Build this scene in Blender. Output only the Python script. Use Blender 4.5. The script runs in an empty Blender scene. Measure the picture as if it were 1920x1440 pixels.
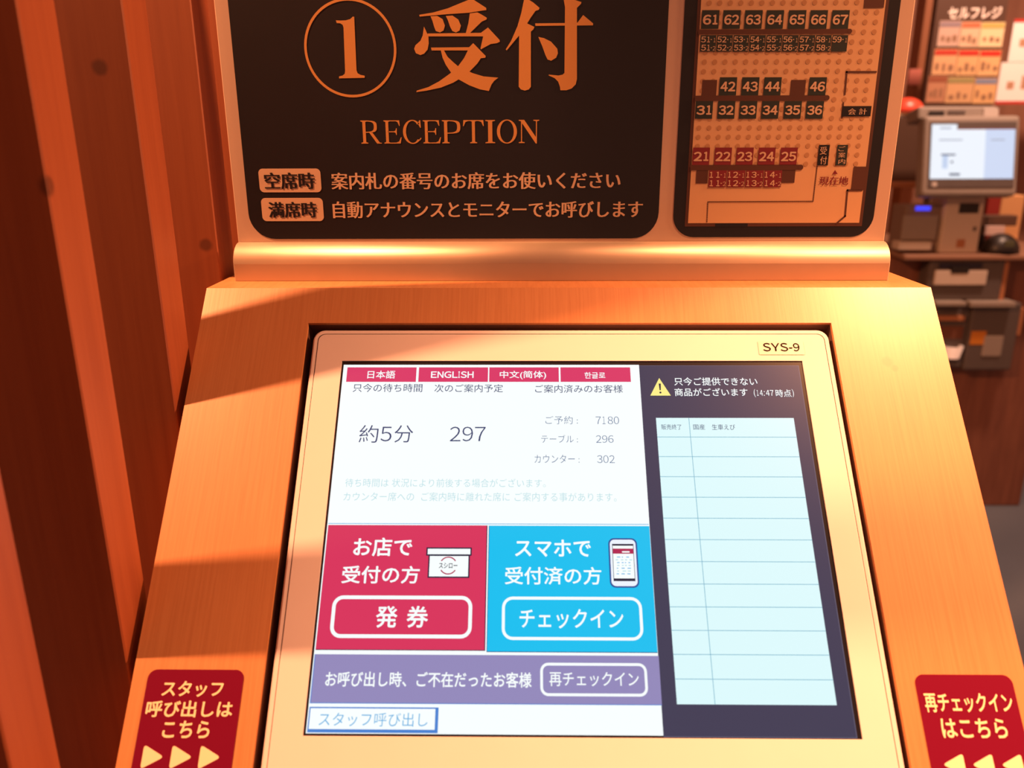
import bpy, bmesh, math, random
from mathutils import Matrix, Vector

C = bpy.context.scene.collection
SC = bpy.context.scene
random.seed(4)
FLOOR = -1.12            # floor height; the touch screen's top left corner is the origin

# ------------------------------------------------------------------ camera
PITCH, YAW, ROLL = math.radians(16.987), math.radians(-0.8153), math.radians(-0.2066)
FPX = 1511.9
CAM = Vector((0.11988, -0.51576, 0.14207))
_f = Vector((math.sin(YAW)*math.cos(PITCH), math.cos(YAW)*math.cos(PITCH), -math.sin(PITCH)))
_r0 = Vector((math.cos(YAW), -math.sin(YAW), 0))
_u0 = _r0.cross(_f)
_r = math.cos(ROLL)*_r0 + math.sin(ROLL)*_u0
_u = -math.sin(ROLL)*_r0 + math.cos(ROLL)*_u0
cd = bpy.data.cameras.new('camera')
cam = bpy.data.objects.new('camera', cd); C.objects.link(cam)
cam.matrix_world = Matrix(((_r.x, _u.x, -_f.x, CAM.x), (_r.y, _u.y, -_f.y, CAM.y), (_r.z, _u.z, -_f.z, CAM.z), (0, 0, 0, 1)))
cd.sensor_width = 36; cd.lens = FPX/1920*36; cd.clip_start = 0.01; cd.clip_end = 50
cd.dof.use_dof = True; cd.dof.focus_distance = 0.56; cd.dof.aperture_fstop = 6.8
SC.camera = cam

# ------------------------------------------------------------------ light and exposure
SC.view_settings.view_transform = 'Standard'
SC.view_settings.look = 'None'
SC.view_settings.gamma = 1
SC.view_settings.exposure = 0
SC.view_settings.use_curve_mapping = False
SC.cycles.use_denoising = True
w = bpy.data.worlds.new('world'); SC.world = w; w.use_nodes = True
w.node_tree.nodes['Background'].inputs[0].default_value = (1.0, 0.38, 0.22, 1)
w.node_tree.nodes['Background'].inputs[1].default_value = 0.36

def spot(name, loc, target, power, col, size, blend, radius):
    l = bpy.data.lights.new(name, 'SPOT'); l.energy = power; l.color = col
    l.spot_size = math.radians(size); l.spot_blend = blend; l.shadow_soft_size = radius
    o = bpy.data.objects.new(name, l); C.objects.link(o)
    o.location = loc
    o.rotation_euler = (Vector(target)-Vector(loc)).to_track_quat('-Z', 'Y').to_euler()
    return o
spot('downlight_beyond_the_slats', (-0.83, -0.142, 1.10), (-0.2, -0.1, 0.0), 215, (1.0, 0.40, 0.17), 120, 0.6, 0.022)
spot('downlight_over_the_right_side', (0.90, -0.20, 1.12), (0.62, -0.08, -0.1), 212, (1.0, 0.40, 0.17), 56, 1.0, 0.06)
spot('added_slat_edge_light', (2.30, -0.05, 1.10), (0.0, -0.05, 0.15), 345, (1.0, 0.40, 0.17), 60, 0.8, 0.06)  # added light with no known fixture, brightens the slat edges
spot('downlight_over_the_checkout', (1.75, 1.60, 1.35), (1.75, 2.2, 0.0), 130, (1.0, 0.58, 0.40), 120, 0.8, 0.06)

# ------------------------------------------------------------------ planes of the place
def ray(x, y): return (x-960)/FPX*_r - (y-720)/FPX*_u + _f
class Plane:
    def __init__(s, o, u, v, n): s.o, s.u, s.v, s.n = Vector(o), Vector(u), Vector(v), Vector(n)
    def px(s, x, y):
        d = ray(x, y); t = (s.o-CAM).dot(s.n)/d.dot(s.n); p = CAM+t*d-s.o
        return p.dot(s.u), p.dot(s.v)
    def rect(s, x0, y0, x1, y1):
        xm, ym = (x0+x1)/2, (y0+y1)/2
        return s.px(x0, ym)[0], s.px(xm, y1)[1], s.px(x1, ym)[0], s.px(xm, y0)[1]   # u0 v0 u1 v1
    def quad(s, *pts):                      # four corners TL TR BR BL -> nearest upright rectangle
        q = [s.px(*p) for p in pts]
        return ((q[0][0]+q[3][0])/2, (q[2][1]+q[3][1])/2, (q[1][0]+q[2][0])/2, (q[0][1]+q[1][1])/2)
    def mat(s, z=0):
        o = s.o+z*s.n
        return Matrix(((s.u.x, s.v.x, s.n.x, o.x), (s.u.y, s.v.y, s.n.y, o.y), (s.u.z, s.v.z, s.n.z, o.z), (0, 0, 0, 1)))
SL = math.radians(48.42)
UP = Vector((0, math.cos(SL), math.sin(SL))); NN = Vector((0, -math.sin(SL), math.cos(SL)))
X, Y, Z = Vector((1, 0, 0)), Vector((0, 1, 0)), Vector((0, 0, 1))
PANEL = Plane(0.004*NN, X, UP, NN)          # wooden slope of the kiosk
GLASS = Plane(0.0042*NN, X, UP, NN)         # face of the monitor
YB = 0.076
BOARD = Plane((0, YB, 0), X, Z, -Y)         # printed face of the sign
def at(x, y, yy):                           # point of the photograph on the vertical plane Y = yy
    d = ray(x, y); return CAM+(yy-CAM.y)/d.y*d

# ------------------------------------------------------------------ materials
def lin(c): return tuple((v/255/12.92 if v/255 <= 0.04045 else ((v/255+0.055)/1.055)**2.4) for v in c)
M = {}
def mat(name, col, rough=0.5, metal=0.0, emit=None, coat=0.0, coat_rough=0.2, spec=0.5, strength=1.0):
    if name in M: return M[name]
    m = bpy.data.materials.new(name); m.use_nodes = True
    b = m.node_tree.nodes['Principled BSDF']
    b.inputs['Base Color'].default_value = (*lin(col), 1)
    b.inputs['Roughness'].default_value = rough; b.inputs['Metallic'].default_value = metal
    b.inputs['Specular IOR Level'].default_value = spec
    b.inputs['Coat Weight'].default_value = coat; b.inputs['Coat Roughness'].default_value = coat_rough
    if emit:
        b.inputs['Emission Color'].default_value = (*lin(emit), 1); b.inputs['Emission Strength'].default_value = strength
    M[name] = m
    return m
def speckle(m, amount, scale, rough=0.0, bump=0.0):
    """fine procedural unevenness of colour, gloss and surface"""
    nt = m.node_tree; b = nt.nodes['Principled BSDF']
    tc = nt.nodes.new('ShaderNodeTexCoord'); no = nt.nodes.new('ShaderNodeTexNoise')
    no.inputs['Scale'].default_value = scale; no.inputs['Detail'].default_value = 5
    nt.links.new(tc.outputs['Object'], no.inputs['Vector'])
    mx = nt.nodes.new('ShaderNodeMix'); mx.data_type = 'RGBA'
    c = b.inputs['Base Color'].default_value
    mx.inputs[6].default_value = (*[v*(1-amount) for v in c[:3]], 1); mx.inputs[7].default_value = (*[min(1, v*(1+amount)) for v in c[:3]], 1)
    nt.links.new(no.outputs['Fac'], mx.inputs[0]); nt.links.new(mx.outputs[2], b.inputs['Base Color'])
    if rough:
        r = b.inputs['Roughness'].default_value
        mr = nt.nodes.new('ShaderNodeMapRange'); mr.inputs[3].default_value = r-rough; mr.inputs[4].default_value = r+rough
        nt.links.new(no.outputs['Fac'], mr.inputs[0]); nt.links.new(mr.outputs[0], b.inputs['Roughness'])
    if bump:
        bu = nt.nodes.new('ShaderNodeBump'); bu.inputs['Strength'].default_value = bump; bu.inputs['Distance'].default_value = 0.0005
        nt.links.new(no.outputs['Fac'], bu.inputs['Height']); nt.links.new(bu.outputs[0], b.inputs['Normal'])
    return m
def wood(name, light, dark, grain, rough, coat=0.0, coat_rough=0.3, bump=0.15, knots=(), knot_col=(60, 25, 12)):
    """wood with grain stretched along one axis of the object (grain = scale per axis) and knots at given spots"""
    m = mat(name, light, rough, coat=coat, coat_rough=coat_rough)
    nt = m.node_tree; b = nt.nodes['Principled BSDF']; L = nt.links.new
    tc = nt.nodes.new('ShaderNodeTexCoord')
    mp = nt.nodes.new('ShaderNodeMapping'); mp.inputs['Scale'].default_value = grain; L(tc.outputs['Object'], mp.inputs['Vector'])
    n1 = nt.nodes.new('ShaderNodeTexNoise'); n1.inputs['Scale'].default_value = 1; n1.inputs['Detail'].default_value = 6; n1.inputs['Roughness'].default_value = 0.6; n1.inputs['Distortion'].default_value = 0.4
    L(mp.outputs[0], n1.inputs['Vector'])
    rp = nt.nodes.new('ShaderNodeValToRGB')
    rp.color_ramp.elements[0].position = 0.32; rp.color_ramp.elements[0].color = (*lin(dark), 1)
    rp.color_ramp.elements[1].position = 0.62; rp.color_ramp.elements[1].color = (*lin(light), 1)
    L(n1.outputs['Fac'], rp.inputs[0]); out = rp.outputs[0]
    for (kx, ky, kz, kr) in knots:
        vs = nt.nodes.new('ShaderNodeVectorMath'); vs.operation = 'DISTANCE'
        n2 = nt.nodes.new('ShaderNodeTexNoise'); n2.inputs['Scale'].default_value = 90
        L(tc.outputs['Object'], n2.inputs['Vector'])
        ms = nt.nodes.new('ShaderNodeMixRGB'); ms.blend_type = 'ADD'; ms.inputs[0].default_value = kr*0.5
        L(tc.outputs['Object'], ms.inputs[1]); L(n2.outputs['Color'], ms.inputs[2])
        vs.inputs[1].default_value = (kx+kr*0.25, ky+kr*0.25, kz+kr*0.25); L(ms.outputs[0], vs.inputs[0])
        mr = nt.nodes.new('ShaderNodeMapRange'); mr.inputs[1].default_value = kr; mr.inputs[2].default_value = kr*0.55; L(vs.outputs['Value'], mr.inputs[0])
        mx = nt.nodes.new('ShaderNodeMix'); mx.data_type = 'RGBA'; mx.inputs[7].default_value = (*lin(knot_col), 1)
        ml = nt.nodes.new('ShaderNodeMath'); ml.operation = 'MULTIPLY'; ml.inputs[1].default_value = 0.6; L(mr.outputs[0], ml.inputs[0])
        L(ml.outputs[0], mx.inputs[0]); L(out, mx.inputs[6]); out = mx.outputs[2]
    L(out, b.inputs['Base Color'])
    bu = nt.nodes.new('ShaderNodeBump'); bu.inputs['Strength'].default_value = bump; bu.inputs['Distance'].default_value = 0.0004
    L(n1.outputs['Fac'], bu.inputs['Height']); L(bu.outputs[0], b.inputs['Normal'])
    return m

beech = wood('beech laminate', (200, 138, 90), (190, 127, 80), (620, 14, 620), 0.42, coat=0.45, coat_rough=0.3, bump=0.12, knots=[(*PANEL.px(1664, 678), 0.0, 0.0045), (*PANEL.px(1678, 690), 0.0, 0.003)], knot_col=(176, 112, 66))
beech_body = wood('beech cabinet', (200, 138, 90), (190, 127, 80), (420, 40, 7), 0.45)
white_board = speckle(mat('white sign plastic', (206, 176, 155), 0.5), 0.02, 30)
black_print = speckle(mat('black print', (22, 20, 27), 0.42), 0.15, 40)
gold_print = mat('ochre print', (210, 150, 84), 0.5)
pale_print = mat('pale print', (213, 180, 151), 0.5)
alu = speckle(mat('anodised aluminium', (206, 184, 162), 0.46, metal=0.65), 0.03, 60, 0.03)
bezel_m = speckle(mat('silver monitor plastic', (230, 217, 218), 0.6, spec=0.25), 0.02, 50)
shaded_edge = speckle(mat('shaded wood edge', (92, 62, 54), 0.6), 0.1, 40)  # wood of the cut-out walls, its shade put into the colour
black_pl = speckle(mat('black plastic', (26, 22, 22), 0.5), 0.1, 60)
ui = lambda n, c, s=1.0: mat('display '+n, (4, 4, 6), 0.3, emit=c, spec=0.3, strength=s)

# ------------------------------------------------------------------ mesh helpers
class MB:
    """collects faces, each with a material, and links them as ONE mesh object"""
    def __init__(s): s.bm = bmesh.new(); s.mats = []
    def mi(s, m):
        if m not in s.mats: s.mats.append(m)
        return s.mats.index(m)
    def poly(s, pts, m, z=0.0):
        pts = [p if len(p) == 3 else (p[0], p[1], z) for p in pts]
        f = s.bm.faces.new([s.bm.verts.new(p) for p in pts]); f.material_index = s.mi(m); return f
    def rect(s, r, m, z=0.0): return s.poly([(r[0], r[1]), (r[2], r[1]), (r[2], r[3]), (r[0], r[3])], m, z)
    def loft(s, loops, m, cap=False, smooth=False):
        k = s.mi(m); vs = [[s.bm.verts.new(p) for p in lp] for lp in loops]
        for a, b in zip(vs, vs[1:]):
            n = len(a)
            for i in range(n):
                f = s.bm.faces.new((a[i], a[(i+1) % n], b[(i+1) % n], b[i])); f.material_index = k; f.smooth = smooth
        if cap:
            for lp in (vs[0], vs[-1]): s.bm.faces.new(lp).material_index = k
    def box(s, x0, y0, z0, x1, y1, z1, m, bev=0.0, seg=2):
        b = bmesh.new(); bmesh.ops.create_cube(b, size=1)
        for v in b.verts: v.co = Vector(((x0+x1)/2+v.co.x*(x1-x0), (y0+y1)/2+v.co.y*(y1-y0), (z0+z1)/2+v.co.z*(z1-z0)))
        if bev: bmesh.ops.bevel(b, geom=list(b.edges), offset=bev, segments=seg, affect='EDGES', profile=0.5)
        s.join(b, m)
    def join(s, b, m):
        k = s.mi(m); mp = {v: s.bm.verts.new(v.co) for v in b.verts}
        for f in b.faces:
            g = s.bm.faces.new([mp[v] for v in f.verts]); g.material_index = k; g.smooth = f.smooth
        b.free()
    def ring(s, r, rad, th, m, z=0.0):
        o = rrect(*r, rad, 6); i = rrect(r[0]+th, r[1]+th, r[2]-th, r[3]-th, max(rad-th, 0.0002), 6)
        s.loft([[(p[0], p[1], z) for p in o], [(p[0], p[1], z) for p in i]], m)
    def rounded(s, r, rad, m, z=0.0, seg=8): return s.poly(rrect(*r, rad, seg), m, z)
    def arc(s, c, r0, r1, a0, a1, m, z=0.0, n=40):
        A = [math.radians(a0+(a1-a0)*i/n) for i in range(n+1)]
        for a, b in zip(A, A[1:]):
            s.poly([(c[0]+r*math.cos(t), c[1]+r*math.sin(t)) for r, t in ((r0, a), (r1, a), (r1, b), (r0, b))], m, z)
    def disc(s, c, r, m, z=0.0, n=12): s.poly([(c[0]+r*math.cos(i*2*math.pi/n), c[1]+r*math.sin(i*2*math.pi/n)) for i in range(n)], m, z)
    def line(s, pts, th, m, z=0.0):
        for a, b in zip(pts, pts[1:]):
            a, b = Vector(a), Vector(b); d = (b-a).normalized(); n = Vector((-d.y, d.x))*th/2; e = d*th/2
            s.poly([tuple(a-e+n), tuple(a-e-n), tuple(b+e-n), tuple(b+e+n)], m, z)
    def text(s, body, r, m, z=0.0, off=0.0, brush=None, spacing=1.0):
        """lettering whose ink fills the rectangle r = (u0, v0, u1, v1)"""
        latin = any(ch in HELV for ch in body) and all(ch in HELV or ch == ' ' for ch in body)
        if latin: vs, fs = latin_glyphs(body, off, brush)
        else: vs, fs = glyphs(body, off, brush, spacing)
        x0 = min(v[0] for v in vs); x1 = max(v[0] for v in vs); y0 = min(v[1] for v in vs); y1 = max(v[1] for v in vs)
        k = s.mi(m)
        nv = [s.bm.verts.new((r[0]+(v[0]-x0)/(x1-x0)*(r[2]-r[0]), r[1]+(v[1]-y0)/(y1-y0)*(r[3]-r[1]), z+v[2])) for v in vs]
        for f in fs:
            try: s.bm.faces.new([nv[i] for i in f]).material_index = k
            except ValueError: pass
    def build(s, name, parent=None, matrix=None, recalc=False):
        if recalc: bmesh.ops.recalc_face_normals(s.bm, faces=s.bm.faces)
        me = bpy.data.meshes.new(name); s.bm.to_mesh(me); s.bm.free()
        for m in s.mats: me.materials.append(m)
        o = bpy.data.objects.new(name, me); C.objects.link(o)
        if matrix is not None: o.matrix_world = matrix
        if parent is not None:
            o.parent = parent; o.matrix_parent_inverse = world_of(parent).inverted()
        return o
WORLD = {}
def world_of(o):
    m = o.matrix_basis.copy()
    if o.parent: m = world_of(o.parent) @ o.matrix_parent_inverse @ m
    return m
_gl = {}
# sans-serif capitals and figures: advance, left and right ink edge, bottom and top (units of 1000)
HELV = {**{c: (556, 40, 516, -8, 709) for c in '0234568'}, '1': (556, 108, 372, 0, 709), '7': (556, 40, 522, 0, 700), '9': (556, 40, 516, -8, 709), '-': (333, 44, 289, 234, 320),
        'S': (667, 40, 625, -12, 728), 'Y': (667, 10, 657, 0, 716), 'E': (667, 76, 625, 0, 716), 'N': (722, 72, 650, 0, 716), 'G': (778, 42, 712, -12, 728), 'L': (611, 74, 580, 0, 716), 'I': (278, 82, 196, 0, 716), 'H': (722, 72, 650, 0, 716)}
def latin_glyphs(body, off, brush):
    V, F_, x = [], [], 0.0
    for ch in body:
        if ch == ' ': x += 0.28; continue
        ad, a, c, lo, hi = HELV[ch]
        vs, fs = glyphs(chr(ord(ch)+0xFEE0), min(off, 0) if not brush else 0.0, None, 1.0)
        x0 = min(v[0] for v in vs); x1 = max(v[0] for v in vs); y0 = min(v[1] for v in vs); y1 = max(v[1] for v in vs)
        k = max(off, 0)
        for dx, dy, dz in ([(k*math.cos(j*math.pi/4), k*math.sin(j*math.pi/4), j*2e-6) for j in range(8)] if k else [(0, 0, 0)]):
            b = len(V)
            V += [(x+dx+(a+(v[0]-x0)/(x1-x0)*(c-a))/1000, dy+(lo+(v[1]-y0)/max(y1-y0, 1e-6)*(hi-lo))/1000, dz) for v in vs]
            F_ += [tuple(i+b for i in f) for f in fs]
        x += ad/1000
    return V, F_
def glyphs(body, off, brush, spacing):
    key = (body, off, brush, spacing)
    if key in _gl: return _gl[key]
    cu = bpy.data.curves.new('t', 'FONT'); cu.body = body; cu.offset = min(off, 0) if not brush else off; cu.resolution_u = 3; cu.space_character = spacing
    cu.space_line = 1.0
    ob = bpy.data.objects.new('t', cu); C.objects.link(ob)
    bpy.context.view_layer.update()
    dg = bpy.context.evaluated_depsgraph_get()
    me = bpy.data.meshes.new_from_object(ob.evaluated_get(dg))
    vs = [tuple(v.co) for v in me.vertices]; fs = [tuple(p.vertices) for p in me.polygons]
    bpy.data.objects.remove(ob); bpy.data.curves.remove(cu); bpy.data.meshes.remove(me)
    steps = []
    if brush: steps = [((k-(brush[0]-1)/2)*brush[1], 0) for k in range(brush[0])]      # thick uprights, thin crossbars
    elif off > 0: steps = [(off*math.cos(k*math.pi/4), off*math.sin(k*math.pi/4)) for k in range(8)]   # bold on all sides
    if steps:
        V, Fc = [], []
        for k, (dx, dy) in enumerate(steps):
            b = len(V); V += [(v[0]+dx, v[1]+dy, k*2e-6) for v in vs]; Fc += [tuple(i+b for i in f) for f in fs]
        vs, fs = V, Fc
    _gl[key] = (vs, fs)
    return vs, fs
def rrect(x0, y0, x1, y1, r, n=6):
    P = []
    for cx, cy, a in ((x1-r, y0+r, -90), (x1-r, y1-r, 0), (x0+r, y1-r, 90), (x0+r, y0+r, 180)):
        for i in range(n+1):
            t = math.radians(a+90*i/n); P.append((cx+r*math.cos(t), cy+r*math.sin(t)))
    return P
def tag(o, label=None, cat=None, group=None, kind=None):
    for k, v in (('label', label), ('category', cat), ('group', group), ('kind', kind)):
        if v: o[k] = v
    return o
def thing(name, loc, label, cat, group=None):
    o = bpy.data.objects.new(name, None); C.objects.link(o); o.location = loc; o.empty_display_size = 0.05
    return tag(o, label, cat, group)

# ------------------------------------------------------------------ the setting
fl = speckle(mat('grey floor tile', (104, 112, 124), 0.6), 0.12, 3)
wall_m = wood('brown wall panel', (158, 108, 84), (132, 86, 66), (9, 60, 1.2), 0.6, bump=0.05)
for nm, bx, mm in (('floor', (-2.2, -2.4, FLOOR-0.05, 4.2, 3.3, FLOOR), fl),
                   ('wall_back', (-2.2, 3.0, FLOOR, 4.2, 3.1, 1.5), wall_m),
                   ('wall_left', (-2.0, -2.4, FLOOR, -1.9, 3.0, 1.5), wall_m)):
    b = MB(); b.box(*bx, mm); tag(b.build(nm), kind='structure')

# ------------------------------------------------------------------ kiosk
KX0, KX1 = -0.0985, 0.398
VT, VBm = 0.0545, -0.345                      # top and bottom of the slope
def side(pl, *pts): return sum(pl.px(*p)[0] for p in pts)/len(pts)
HOLE = (side(PANEL, (577, 640), (539, 900), (510, 1125)), -0.2660, side(PANEL, (1563, 640), (1597.6, 825), (1667, 1200), (1708, 1425)), PANEL.px(1066, 605.5)[1])
top = 0.004*NN+VT*UP; bot = 0.004*NN+VBm*UP
kiosk = thing('reception_kiosk', ((KX0+KX1)/2, 0.0, FLOOR), 'beech wood reception kiosk with a sloping front around the touch screen', 'kiosk')
b = MB()
prof = [(top.y, top.z), (0.24, top.z), (0.24, FLOOR), (bot.y, FLOOR), (bot.y, bot.z)]
L_ = [b.bm.verts.new((KX0, y, z)) for y, z in prof]; R_ = [b.bm.verts.new((KX1, y, z)) for y, z in prof]
b.mi(beech_body)
for i in range(4): b.bm.faces.new((L_[i], L_[i+1], R_[i+1], R_[i]))
b.bm.faces.new(L_); b.bm.faces.new(R_[::-1])
b.build('cabinet_body', kiosk)
b = MB()
q = lambda r, z: [(r[0], r[1], z), (r[2], r[1], z), (r[2], r[3], z), (r[0], r[3], z)]
b.loft([q((KX0, VBm, KX1, VT), 0), q(HOLE, 0), q(HOLE, -0.0025)], beech)
b.build('front_panel', kiosk, PANEL.mat())
b = MB()
b.loft([q(HOLE, -0.0025), q(HOLE, -0.045)], shaded_edge); b.rect(HOLE, black_pl, -0.045)
tag(b.build('shaded_recess', kiosk, PANEL.mat()), 'dark lining of the cut-out around the monitor')

# ------------------------------------------------------------------ touch monitor
BZ = (side(GLASS, (553.5, 900), (527, 1125)), -0.2525, side(GLASS, (1590.6, 825), (1656, 1200), (1695, 1425)), GLASS.px(1066, 617.5)[1])       # outside of the monitor
SCR = GLASS.quad((641, 676), (1507, 677), (1615, 1389), (568, 1377))
mon = thing('touch_monitor', 0.5*(BZ[0]+BZ[2])*X + BZ[1]*UP-0.026*NN, 'silver framed touch monitor sunk into the kiosk slope', 'monitor')
mon_m = GLASS.mat()
def rr3(r, rad, z, n=6): return [(p[0], p[1], z) for p in rrect(*r, rad, n)]
def inset(r, d): return (r[0]+d, r[1]+d, r[2]-d, r[3]-d)
b = MB()
b.loft([rr3(BZ, 0.0075, -0.030), rr3(BZ, 0.0075, -0.002), rr3(inset(BZ, 0.0006), 0.007, -0.0006), rr3(inset(BZ, 0.0014), 0.0064, -0.00005)], bezel_m, smooth=True)
b.loft([rr3(inset(BZ, 0.0014), 0.0064, -0.00005), rr3(inset(BZ, 0.0034), 0.0048, 0.0)], bezel_m)
b.build('bezel_rim', mon, mon_m)
b = MB()
i0 = inset(BZ, 0.0037)
b.loft([rr3(i0, 0.0046, -0.002), rr3(i0, 0.0046, -0.0002), rr3(inset(BZ, 0.0041), 0.0042, 0.0001), rr3(SCR, 0.0003, 0.0001), rr3(SCR, 0.0003, -0.0012)], bezel_m)
b.build('bezel_face', mon, mon_m)
b = MB(); b.rounded(inset(BZ, 0.003), 0.004, mat('seam shadow gap', (40, 26, 20), 0.8), -0.0019)
b.build('housing', mon, mon_m)
b = MB(); b.rect(inset(SCR, 0.0001), mat('screen rim', (24, 22, 30), 0.25), -0.0007)
b.build('screen_glass', mon, mon_m)
ZS = -0.0006
G = GLASS
white, ink, red, cyan = ui('white', (248, 255, 255)), ui('ink', (52, 66, 110)), ui('red', (216, 54, 94)), ui('cyan', (12, 192, 240))
blue_ink, faint, navy, list_m = ui('blue ink', (78, 104, 148)), ui('faint', (178, 220, 228)), ui('navy', (62, 62, 86)), ui('list', (220, 250, 253))
purple, grid_m, yellow, sky = ui('purple', (146, 138, 188)), ui('grid', (96, 168, 196)), ui('yellow', (252, 240, 140)), ui('sky', (96, 176, 226))
pink, blue_edge, dark_ui = ui('pink', (218, 58, 104)), ui('blue edge', (70, 130, 210)), ui('dark', (34, 36, 62))

def part(name, label=None, draw=None, parent=mon):
    b = MB(); draw(b); o = b.build(name, parent, mon_m)
    if label: o['label'] = label
    return o
# left pane
PANE = G.quad((645, 682.5), (1196.5, 684), (1246.5, 1381.5), (572, 1373))
pane = part('status_pane', 'white pane with waiting time and called numbers', lambda b: b.rect(PANE, white, ZS))
def d(b):
    z = ZS+0.0002
    T = lambda t, x0, y0, x1, y1, m, off=0.0: b.text(t, G.rect(x0, y0, x1, y1), m, z, off)
    T('只今の待ち時間', 661.6, 719, 791.7, 734.6, ink); T('次のご案内予定', 814.6, 720, 943, 735, ink); T('ご案内済みのお客様', 1003.4, 721, 1167.8, 736, ink)
    T('約', 673.5, 796.6, 709.2, 829.6, ink, -0.006); T('5', 713.8, 799.7, 734.2, 827.2, ink, -0.006); T('分', 739.4, 797, 774.3, 829.4, ink, -0.006); T('297', 843.6, 799.7, 910.4, 827, ink, -0.008)
    for t, n, y0, y1, xa, xb, xc, xd in (('ご予約 :', '7180', 779.6, 794.8, 1022.7, 1083.4, 1117, 1160.7), ('テーブル :', '296', 815, 829.6, 1014.8, 1083.4, 1117.7, 1150.3), ('カウンター :', '302', 852.4, 867.6, 1002.4, 1086.5, 1119.8, 1152.6)):
        T(t, xa, y0, xb, y1, blue_ink, -0.01); T(n, xc, y0+1, xd, y1, blue_ink, -0.01)
    T('待ち時間は 状況により前後する場合がございます。', 647, 897, 1023, 913, faint, -0.008)
    T('カウンター席への  ご案内時に離れた席に ご案内する事があります。', 644, 923, 1156, 939.5, faint, -0.008)
    b.line([(G.px(616, 980.5)[0], G.px(915, 982)[1]), (G.px(1216, 984)[0], G.px(915, 982)[1])], 0.0004, sky, z)
part('lettering', None, d, pane)
# language buttons
for nm, x0, x1, t, tx0, tx1, ty0, ty1, off in (('japanese', 650, 780.3, '日本語', 689, 741, 694.5, 709.5, 0.012), ('english', 784.8, 914.9, 'ENGLISH', 808, 888, 696, 708.5, 0.02),
                                               ('chinese', 917.3, 1047.8, '中文(简体)', 937, 1024, 695, 711, 0.012), ('korean', 1051, 1182.3, '한글로', 1096, 1135, 697.5, 709.5, 0.014)):
    bt = part('language_button', 'red %s language button' % nm, lambda b: (b.rect(G.rect(x0, 688.3, x1, 715.5), pink, ZS+0.0002)))
    part('lettering', None, lambda b: b.text(t, G.rect(tx0, ty0, tx1, ty1), white, ZS+0.0004, off), bt)
# red ticket button
R1 = G.quad((616, 984.5), (913.7, 984.5), (910, 1220.7), (590.7, 1218))
bt = part('ticket_button', 'large red button for guests without a booking', lambda b: (b.rect(R1, dark_ui, ZS+0.0002), b.rect((R1[0], R1[1]+0.0004, R1[2]-0.0005, R1[3]), red, ZS+0.0003)))
def d(b):
    z = ZS+0.0005
    b.text('お店で', G.rect(662.7, 1008, 773, 1043), white, z, 0.02); b.text('受付の方', G.rect(641, 1060.7, 786.7, 1094), white, z, 0.018)
    b.text('発', G.rect(705, 1136, 745, 1177), white, z, 0.018); b.text('券', G.rect(762.7, 1136, 802.7, 1177), white, z, 0.018)
    b.ring(G.rect(620.7, 1116.7, 885, 1196.7), 0.0062, 0.0021, white, z)
part('lettering', None, d, bt)
def d(b):
    z = ZS+0.0005
    bo = G.rect(802.5, 1040, 880.5, 1083.5); li = G.rect(799.5, 1026.5, 884.5, 1042)
    b.rect(bo, dark_ui, z); b.rect(inset(bo, 0.0008), white, z+0.0001); b.rect(li, dark_ui, z+0.0002); b.rect(inset(li, 0.0008), white, z+0.0003)
    c = G.px(840.5, 1060.5); crim = ui('crimson', (176, 40, 84))
    b.arc(c, 0.0046, 0.0053, 32, 148, crim, z+0.0003, 16); b.arc(c, 0.0046, 0.0053, 212, 328, crim, z+0.0003, 16)
    b.text('スシロー', (c[0]-0.0055, c[1]-0.0016, c[0]+0.0055, c[1]+0.0016), dark_ui, z+0.0003, 0.015)
part('box_icon', 'white box icon with a round red emblem', d, bt)
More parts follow.
